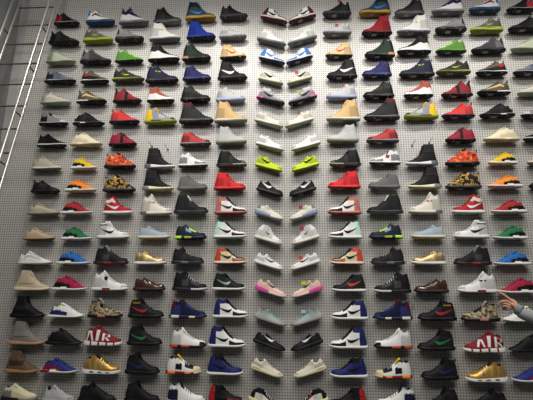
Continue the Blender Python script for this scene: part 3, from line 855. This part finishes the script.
TILT = math.radians(17)
NAMES = {'low':'low_top_sneaker','runner':'running_shoe','moc':'knit_running_shoe','nmd':'knit_running_shoe','mid':'mid_top_sneaker','af1high':'high_top_sneaker','high':'high_top_sneaker',
         'highlarge':'high_top_sneaker','sock':'sock_sneaker','boot':'sneaker_boot','boot2':'sneaker_boot','foam':'basketball_shoe','chunky':'chunky_sneaker'}
def measure(code, b):
    xl, xr, yt, yb = b
    col, row = code[0], int(code[1:])
    below = yb > 305
    pl = at(xl, (yt+yb)/2, -.06); pr = at(xr, (yt+yb)/2, -.06)
    L = pr.x-pl.x; cx = (pl.x+pr.x)/2
    zb = at((xl+xr)/2, yb, -.10 if below else -.028).z
    zt = at((xl+xr)/2, yt, -.055).z
    return L, zt-zb, cx, zb
HOOKS = []
MEAS = {k: measure(k, b) for k, b in S.items()}
for code, b in S.items():
    c, r = code[0], code[1:]
    left = c.isupper()
    src = code if code in T else c.upper()+r
    if src not in T: continue
    sp = dict(T[src])
    L, Hm, cx, zb = MEAS[code]
    mate = (c.lower() if left else c.upper())+r
    other = MEAS.get(mate)
    if c in 'ab' and b[1] > 528 and other: L = other[0]; Hm = other[1]; cx = at(b[0], b[3], -.06).x+L/2
    elif other and not (mate[0] in 'ab' and S[mate][1] > 528): L = L*.6+other[0]*.4; Hm = Hm*.6+other[1]*.4
    if int(r) == 17 and c not in 'Gg': Hm = max(Hm, .15)
    d = 1 if left else -1
    tilt = 0
    if c in 'Gg':
        L = ((L+(other[0] if other else L))/2-.014)/math.cos(TILT)-.004; cx -= d*.008; Hm = sp['H']; tilt = TILT
        ptoe = at(b[1] if left else b[0], b[3], -.03)
        zb = ptoe.z + .5*L*math.sin(TILT) - .014
    L = min(.37, max(.25, L)); Hm = min(.245, max(.098, Hm))
    if not left and int(r) <= 9: sp['sticker'] = 1
    name = NAMES[sp['style']]
    root = bpy.data.objects.new(name, None); COL.objects.link(root); root.empty_display_size = .05
    sh = Shoe(sp, L, Hm, d)
    sh.build(root)
    half = .0475*sh.k + .0062 + (sp['wave'][1] if sp.get('wave') else 0)
    root.location = (cx, -half-.0005, zb)
    root.rotation_euler = (0, tilt*d, 0)
    HOOKS.append((sp['d'], 'right' if left else 'left', root.location.copy(), tilt*d, L, half))
    lab = sp['d'] + (', toe pointing right' if left else ', toe pointing left')
    tag(root, lab, 'boot' if sp['style'] in ('boot', 'boot2') else 'shoe', 'shoes displayed on the pegboard wall')

# ------------------------------------------------------------------ the room
XC = -3.237; XR = 4.2; ZC = 5.75
def wallmat():
    mm = bpy.data.materials.new('pegboard'); mm.use_nodes = True; nt = mm.node_tree; b = nt.nodes['Principled BSDF']; L = nt.links
    N = lambda t: nt.nodes.new(t)
    tc = N('ShaderNodeTexCoord'); sx = N('ShaderNodeSeparateXYZ'); L.new(tc.outputs['Object'], sx.inputs[0])
    def math_(op, a, v=None):
        n = N('ShaderNodeMath'); n.operation = op
        if isinstance(a, (int, float)): n.inputs[0].default_value = a
        else: L.new(a, n.inputs[0])
        if v is not None:
            if isinstance(v, (int, float)): n.inputs[1].default_value = v
            else: L.new(v, n.inputs[1])
        return n.outputs[0]
    P = .0254
    fx = math_('SUBTRACT', math_('FRACT', math_('DIVIDE', sx.outputs['X'], P)), .5)
    fz = math_('SUBTRACT', math_('FRACT', math_('DIVIDE', sx.outputs['Z'], P)), .5)
    d = math_('SQRT', math_('ADD', math_('MULTIPLY', fx, fx), math_('MULTIPLY', fz, fz)))
    hole = math_('LESS_THAN', d, HOLE_R)
    mix = N('ShaderNodeMix'); mix.data_type = 'RGBA'
    L.new(hole, mix.inputs['Factor'])
    mix.inputs['A'].default_value = lin(WALLC); mix.inputs['B'].default_value = lin('2c2c2d')
    L.new(mix.outputs['Result'], b.inputs['Base Color'])
    b.inputs['Roughness'].default_value = .45; b.inputs['Specular IOR Level'].default_value = 1.0
    return mm
HOLE_R = .235; WALLC = 'adaaa3'
def box(name, a, b, material, parent=None):
    x0, y0, z0 = a; x1, y1, z1 = b
    v = [(x0,y0,z0),(x1,y0,z0),(x1,y1,z0),(x0,y1,z0),(x0,y0,z1),(x1,y0,z1),(x1,y1,z1),(x0,y1,z1)]
    f = [(3,2,1,0),(4,5,6,7),(0,1,5,4),(1,2,6,5),(2,3,7,6),(3,0,4,7)]
    return link(name, v, f, material, parent, False)
plain = mat('9a9a97', .6)
struct(box('wall_back', (XC+.10, 0, 0), (XR, .02, ZC), wallmat()))
struct(box('trim_1', (XC-.02, .0, 0), (XC+.10, .02, ZC), plain))
struct(box('wall_left', (XC-.03, -6.0, 0), (XC, .0, ZC), mat('8f908e', .55)))
struct(box('floor', (XC, -6.0, -.05), (XR, .02, 0), mat('55524e', .5)))

# ------------------------------------------------------------------ empty wire hooks
def tube_pts(bm, pts, r, seg=10, cap=True):
    rings = []
    for i, p in enumerate(pts):
        p = Vector(p)
        a = Vector(pts[max(0, i-1)]); b = Vector(pts[min(len(pts)-1, i+1)]); t = (b-a).normalized()
        up = Vector((0, 0, 1)) if abs(t.z) < .9 else Vector((0, 1, 0))
        e1 = t.cross(up).normalized(); e2 = t.cross(e1)
        rings.append([bm.verts.new(p+(e1*math.cos(2*math.pi*k/seg)+e2*math.sin(2*math.pi*k/seg))*r) for k in range(seg)])
    for r0, r1 in zip(rings, rings[1:]):
        for k in range(seg): bm.faces.new((r0[k], r0[(k+1) % seg], r1[(k+1) % seg], r1[k]))
    if cap:
        bm.faces.new(rings[0][::-1]); bm.faces.new(rings[-1])
def bobj(name, bm, material, parent=None, smooth=True):
    bmesh.ops.recalc_face_normals(bm, faces=bm.faces)
    me = bpy.data.meshes.new(name); bm.to_mesh(me); bm.free(); me.materials.append(material)
    if smooth:
        me.polygons.foreach_set('use_smooth', [True]*len(me.polygons)); me.set_sharp_from_angle(angle=math.radians(40))
    o = bpy.data.objects.new(name, me); COL.objects.link(o)
    if parent: o.parent = parent
    return o
steel = mat('8e8c88', .4, .7); darkm = mat('3c3c3c', .5, .3)
for (px, py, lab) in ((152, 146.5, 'left empty wire hook left of the red suede mid-top'), (168, 149.5, 'right empty wire hook left of the red suede mid-top'),
                      (412, 145.5, 'left empty wire hook beside the deep red basketball shoe'), (429, 143, 'right empty wire hook beside the deep red basketball shoe')):
    p = at(px, py, 0)
    r = bpy.data.objects.new('wire_hook', None); COL.objects.link(r); r.location = (p.x, 0, p.z)
    bm = bmesh.new(); tube_pts(bm, [(0, -.002, 0), (0, -.05, .004), (0, -.095, .006), (0, -.108, .010), (0, -.114, .020)], .0028); bobj('prong', bm, steel, r)
    bm = bmesh.new(); tube_pts(bm, [(0, -.0005, 0), (0, -.007, 0)], .009, 12); tube_pts(bm, [(0, -.003, 0), (0, -.003, -.022)], .003, 8); bobj('base_clip', bm, darkm, r)
    tag(r, lab, 'hook', 'empty hooks on the pegboard')

for dsc, way, loc, tl, L, half in HOOKS:      # one bent wire holder with two prongs under every shoe
    q = .125 if tl else .085; r = .0022
    P = []
    for sg in (-1, 1):
        pr = []
        zz = -math.sin(tl)*q*sg - r - .0004 + (.0030 if tl and sg*tl > 0 else 0) 
        for y, dz in ((-.108, .006 if not tl else .002), (-.104, .0), (-.05, 0), (.004, 0)): pr.append((q*math.cos(tl)*sg, y, zz+dz-(.0 if y > -.107 else .006)))
        P += pr if sg < 0 else pr[::-1]
    bm = bmesh.new(); tube_pts(bm, P, r, 8)
    o = bobj('wire_hook', bm, steel); o.location = (loc.x, 0, loc.z)
    tag(o, 'hooks under %s, toe %s' % (dsc.split(', touched')[0], way), 'hook', 'wire hooks carrying the shoes')

# ------------------------------------------------------------------ ladder
lean = math.radians(11.5); zt = 5.2; k = math.tan(lean)
def lad(x, z, off=0): return (x, -(.16+k*(zt-z))-off*math.cos(lean), z+off*math.sin(lean))
lr = bpy.data.objects.new('ladder', None); COL.objects.link(lr)
p0 = lad(-2.9, 0.02); lr.location = p0
tag(lr, 'tall leaning steel ladder with twin side rails along left edge', 'ladder')
railm = mat('c9c6bf', .28, .75); rungm = mat('55534f', .45, .4)
def rel(p): return tuple(Vector(p)-Vector(p0))
for name, x, off in (('rail', -2.685, 0), ('handrail', -2.695, .10), ('rail', -3.125, 0), ('handrail', -3.13, .10)):
    bm = bmesh.new(); tube_pts(bm, [rel(lad(x, .02, off)), rel(lad(x, 2.6, off)), rel(lad(x, 5.45, off))], .0125, 14); bobj(name, bm, railm, lr)
for i in range(20):
    z = 4.95 - i*.270
    if z < .15: break
    bm = bmesh.new(); tube_pts(bm, [rel(lad(-3.125, z)), rel(lad(-2.685, z))], .0085, 10); bobj('rung', bm, rungm, lr)
for z in [4.55 - i*.545 for i in range(9)]:
    if z < .2: break
    for x in (-2.688, -3.127):
        bm = bmesh.new(); tube_pts(bm, [rel(lad(x, z, .10)), rel(lad(x, z+.01, .0))], .008, 8); bobj('strut', bm, rungm, lr)
for x in (-2.685, -3.125):
    bm = bmesh.new(); tube_pts(bm, [rel(lad(x, .0)), rel(lad(x, .06))], .02, 14); bobj('foot', bm, darkm, lr)
# ------------------------------------------------------------------ the person pointing (only the hand and sleeve reach into the frame)
def skin_mesh(pts, edges, sub=2):
    me = bpy.data.meshes.new('tmp'); me.from_pydata([p[0] for p in pts], edges, [])
    o = bpy.data.objects.new('tmp', me); COL.objects.link(o)
    md = o.modifiers.new('s', 'SKIN'); md.use_smooth_shade = True
    sv = me.skin_vertices[0].data
    for i, p in enumerate(pts):
        r = p[1]; sv[i].radius = r if isinstance(r, tuple) else (r, r); sv[i].use_root = (i == 0)
    ms = o.modifiers.new('u', 'SUBSURF'); ms.levels = sub; ms.render_levels = sub
    dg = bpy.context.evaluated_depsgraph_get(); dg.update()
    m2 = bpy.data.meshes.new_from_object(o.evaluated_get(dg))
    bpy.data.objects.remove(o); bpy.data.meshes.remove(me)
    return m2
def chain(pts, sub=2): return skin_mesh(pts, [(i, i+1) for i in range(len(pts)-1)], sub)
def merge(name, meshes, material, parent, loc):
    bm = bmesh.new()
    for q in meshes: bm.from_mesh(q); bpy.data.meshes.remove(q)
    bmesh.ops.translate(bm, vec=-Vector(loc), verts=bm.verts)
    me = bpy.data.meshes.new(name); bm.to_mesh(me); bm.free(); me.materials.append(material)
    me.polygons.foreach_set('use_smooth', [True]*len(me.polygons))
    o = bpy.data.objects.new(name, me); COL.objects.link(o)
    if parent: o.parent = parent
    else: o.location = loc
    return o
V3 = Vector
base = V3((2.30, -1.42, 0))
fwd = V3((-.80, .60, 0)); lft = V3((-.60, -.80, 0))          # faces the wall and the shoes to the left
W = at(517.5, 309.5, -1.0); TIP = at(496.3, 290.2, -.955)
SH = base + lft*.17 + V3((0, 0, 1.43)); EL = (W+SH)/2 + V3((.02, .03, -.075))
f_ = (TIP-W).normalized()
s_ = V3((-.62, 0, -.75)); s_ = (s_ - f_*s_.dot(f_)).normalized()
n_ = f_.cross(s_); n_ = n_ if n_.y < 0 else -n_               # back of the hand
def hp(a, b, c): return W + f_*a + s_*b + n_*c
K = (TIP-W).length
hip = base + V3((0, 0, .95)); chest = base + V3((0, 0, 1.28)); neck = base + V3((0, 0, 1.47))
RS = base - lft*.17 + V3((0, 0, 1.43)); REL = RS + V3((.06, -.03, -.28)); RW = REL + fwd*.10 + V3((0, 0, -.23))
head = base + V3((0, 0, 1.60)) + fwd*.03
def ell(c, rx, ry, rz, keep=None, seg=28):      # ellipsoid turned to the person's facing (rx sideways, ry front-back)
    bm = bmesh.new(); bmesh.ops.create_uvsphere(bm, u_segments=seg, v_segments=seg*2//3, radius=1)
    if keep: bmesh.ops.delete(bm, geom=[v for v in bm.verts if not keep(v.co)], context='VERTS')
    for v in bm.verts: v.co = c + lft*(v.co.x*rx) + fwd*(v.co.y*ry) + V3((0, 0, v.co.z*rz))
    me = bpy.data.meshes.new('e'); bm.to_mesh(me); bm.free(); return me
meshes = [chain([(hip, .125), (hip+V3((0,0,.16)), .125), (chest, .14), (neck-V3((0,0,.08)), .10), (neck, .055), (head-V3((0,0,.05)), .055), (head, .06)]),
          chain([(chest+lft*.06+V3((0,0,.10)), .07), (SH, .056), (SH*.5+EL*.5, .048), (EL, .042), ((EL+W)/2, .038), (W-f_*.02, .027), (hp(.025,.004,0), (.030,.020)), (hp(.065,.008,0), (.038,.016))]),
          chain([(chest-lft*.06+V3((0,0,.10)), .07), (RS, .056), (REL, .042), (RW, .027), (RW+V3((0,0,-.09))+fwd*.02, (.032,.018))]),
          ell(head+V3((0,0,.035)), .076, .096, .118)]
for sg in (-1, 1): meshes.append(chain([(hip+lft*sg*.07, .09), (base+lft*sg*.10+V3((0,0,.70)), .08), (base+lft*sg*.10+V3((0,0,.48)), .056), (base+lft*sg*.10+V3((0,0,.30)), .054), (base+lft*sg*.10+V3((0,0,.08)), .04)]))
kn = .088
meshes.append(chain([(hp(.030,-.012,0), .012), (hp(kn,-.016,.002), .0105), (hp(kn+.042,-.013,.001), .0092), (hp(K-.026,-.005,-.001), .0082), (TIP-f_*.006, .0068)]))
meshes.append(chain([(hp(.030,.004,0), .012), (hp(kn+.002,.008,.004), .0108), (hp(kn+.022,.042,-.002), .0095), (hp(kn+.018,.066,-.014), .0085), (hp(kn+.006,.078,-.022), .007)]))
meshes.append(chain([(hp(.030,.016,0), .012), (hp(kn-.006,.028,.003), .0102), (hp(kn+.006,.050,-.014), .0090), (hp(kn-.020,.052,-.034), .008), (hp(kn-.036,.036,-.030), .007)]))
meshes.append(chain([(hp(.026,.026,0), .011), (hp(kn-.016,.044,0), .0090), (hp(kn-.012,.060,-.016), .0080), (hp(kn-.034,.060,-.032), .007), (hp(kn-.048,.046,-.028), .006)]))
meshes.append(chain([(hp(.014,-.014,-.006), .013), (hp(.040,-.034,-.016), .012), (hp(.066,-.034,-.026), .0102), (hp(.088,-.022,-.032), .008)]))
for sg in (-1,):   # relaxed right hand fingers
    hb = RW+V3((0,0,-.11))+fwd*.02
    for q in range(4):
        o_ = hb+fwd*(.028-.018*q)
        meshes.append(chain([(o_+V3((0,0,.05)), .011), (o_, .0095), (o_+V3((0,0,-.04))-lft*(-.006), .0085), (o_+V3((0,0,-.072))+lft*.016, .007)]))
    meshes.append(chain([(hb+V3((0,0,.07))+fwd*.02, .012), (hb+fwd*.052+V3((0,0,.02)), .010), (hb+fwd*.058+V3((0,0,-.02)), .008)]))
# face
meshes.append(chain([(head+fwd*.088+V3((0,0,.045)), .010), (head+fwd*.104+V3((0,0,.008)), .013)], 1))
for sg in (-1, 1): meshes.append(ell(head+lft*sg*.078+V3((0,0,.025)), .010, .020, .032, None, 12))
skinm = mat('c09078', .55, 0, None, .35)
person = merge('person', meshes, skinm, None, base)
tag(person, 'person in grey sweatshirt reaching in from right edge, pointing at white high-top', 'person')
for sg in (-1, 1): merge('eye', [ell(head+fwd*.086+lft*sg*.031+V3((0,0,.04)), .013, .008, .008, None, 12)], mat('2a211c', .2), person, base)
merge('mouth', [ell(head+fwd*.089+V3((0,0,-.035)), .024, .008, .008, None, 12)], mat('9c5d52', .5), person, base)
merge('hair', [ell(head+V3((0,0,.042))-fwd*.006, .085, .104, .124, lambda c: c.z > .35 or (c.y < -.1 and c.z > -.45))], mat('1f1815', .6), person, base)
grey = mat('8f9092', .85, 0, 'suede', .2)
merge('sweatshirt', [chain([(hip-V3((0,0,.02)), .150), (hip+V3((0,0,.15)), .155), (chest, .168), (chest+V3((0,0,.10)), .150), (neck-V3((0,0,.035)), .078)]),
    chain([(chest+lft*.05+V3((0,0,.09)), .095), (SH, .080), (SH*.5+EL*.5, .070), (EL, .062), (EL*.5+W*.5, .054), (W-f_*.035, .046), (W-f_*.012, .040)]),
    chain([(chest-lft*.05+V3((0,0,.09)), .095), (RS, .080), (RS*.5+REL*.5, .070), (REL, .062), (RW+(REL-RW)*.05, .042)])], grey, person, base)
bm = bmesh.new(); ax = (W-EL).normalized()
tube_pts(bm, [W-ax*.030, W-ax*.022, W+ax*.002, W+ax*.008], .040, 24); bmesh.ops.translate(bm, vec=-base, verts=bm.verts); bobj('cuff', bm, mat('7d7e80', .85, 0, 'suede', .2), person)
merge('trousers', [chain([(hip+V3((0,0,.06)), .142), (hip-V3((0,0,.05)), .135)])] + [chain([(hip+lft*sg*.06, .10), (base+lft*sg*.10+V3((0,0,.70)), .098), (base+lft*sg*.10+V3((0,0,.45)), .078), (base+lft*sg*.10+V3((0,0,.10)), .064)]) for sg in (-1, 1)], mat('23252c', .8), person, base)
for sg in (-1, 1):
    a = base+lft*sg*.10
    merge('shoe', [chain([(a-fwd*.05+V3((0,0,.048)), .046), (a+fwd*.06+V3((0,0,.045)), .043), (a+fwd*.15+V3((0,0,.034)), .033)])], mat('2b2b2d', .6), person, base)

# ------------------------------------------------------------------ light: a row of ceiling lamps in front of the wall, plus added soft fill
def area(name, loc, target, size, power, color=(1, .965, .92), sy=None):
    l = bpy.data.lights.new(name, 'AREA'); l.energy = power; l.color = color; l.size = size
    if sy: l.shape = 'RECTANGLE'; l.size_y = sy
    o = bpy.data.objects.new(name, l); COL.objects.link(o); o.location = loc
    o.rotation_euler = (V3(target)-V3(loc)).to_track_quat('-Z', 'Y').to_euler()
    return o
def spot(name, loc, target, power, ang, blend=1., size=.12, color=(1, .965, .92)):
    l = bpy.data.lights.new(name, 'SPOT'); l.energy = power; l.color = color; l.spot_size = math.radians(ang); l.spot_blend = blend; l.shadow_soft_size = size
    o = bpy.data.objects.new(name, l); COL.objects.link(o); o.location = loc
    o.rotation_euler = (V3(target)-V3(loc)).to_track_quat('-Z', 'Y').to_euler()
    return o
for x, tx, p in ((-2.3, -2.5, .72), (-1.0, -1.0, 1.15), (.25, .25, 1.2), (1.55, 1.5, 1.1), (2.9, 2.7, .8)):
    spot('ceiling_spot', (x, -2.2, 5.9), (tx, 0, 2.75), 215*p, 72, .75, .12)
for x in (-1.9, 1.9):
    area('fill_panel', (x, -4.6, 5.6), (x*.6, 0, 1.2), 2.4, 80, (1, .98, .95), 1.2)  # unseen soft sources, added to fill in the lower wall
w = bpy.data.worlds.new('world'); scene.world = w; w.use_nodes = True
w.node_tree.nodes['Background'].inputs['Color'].default_value = (.93, .96, 1, 1)
w.node_tree.nodes['Background'].inputs['Strength'].default_value = .055
vs = scene.view_settings; scene.display_settings.display_device = 'sRGB'
vs.view_transform = 'Standard'; vs.look = 'None'; vs.gamma = 1; vs.use_curve_mapping = False; vs.exposure = 0
scene.cycles.denoising_prefilter = 'NONE'      # keeps the fine perforation of the pegboard
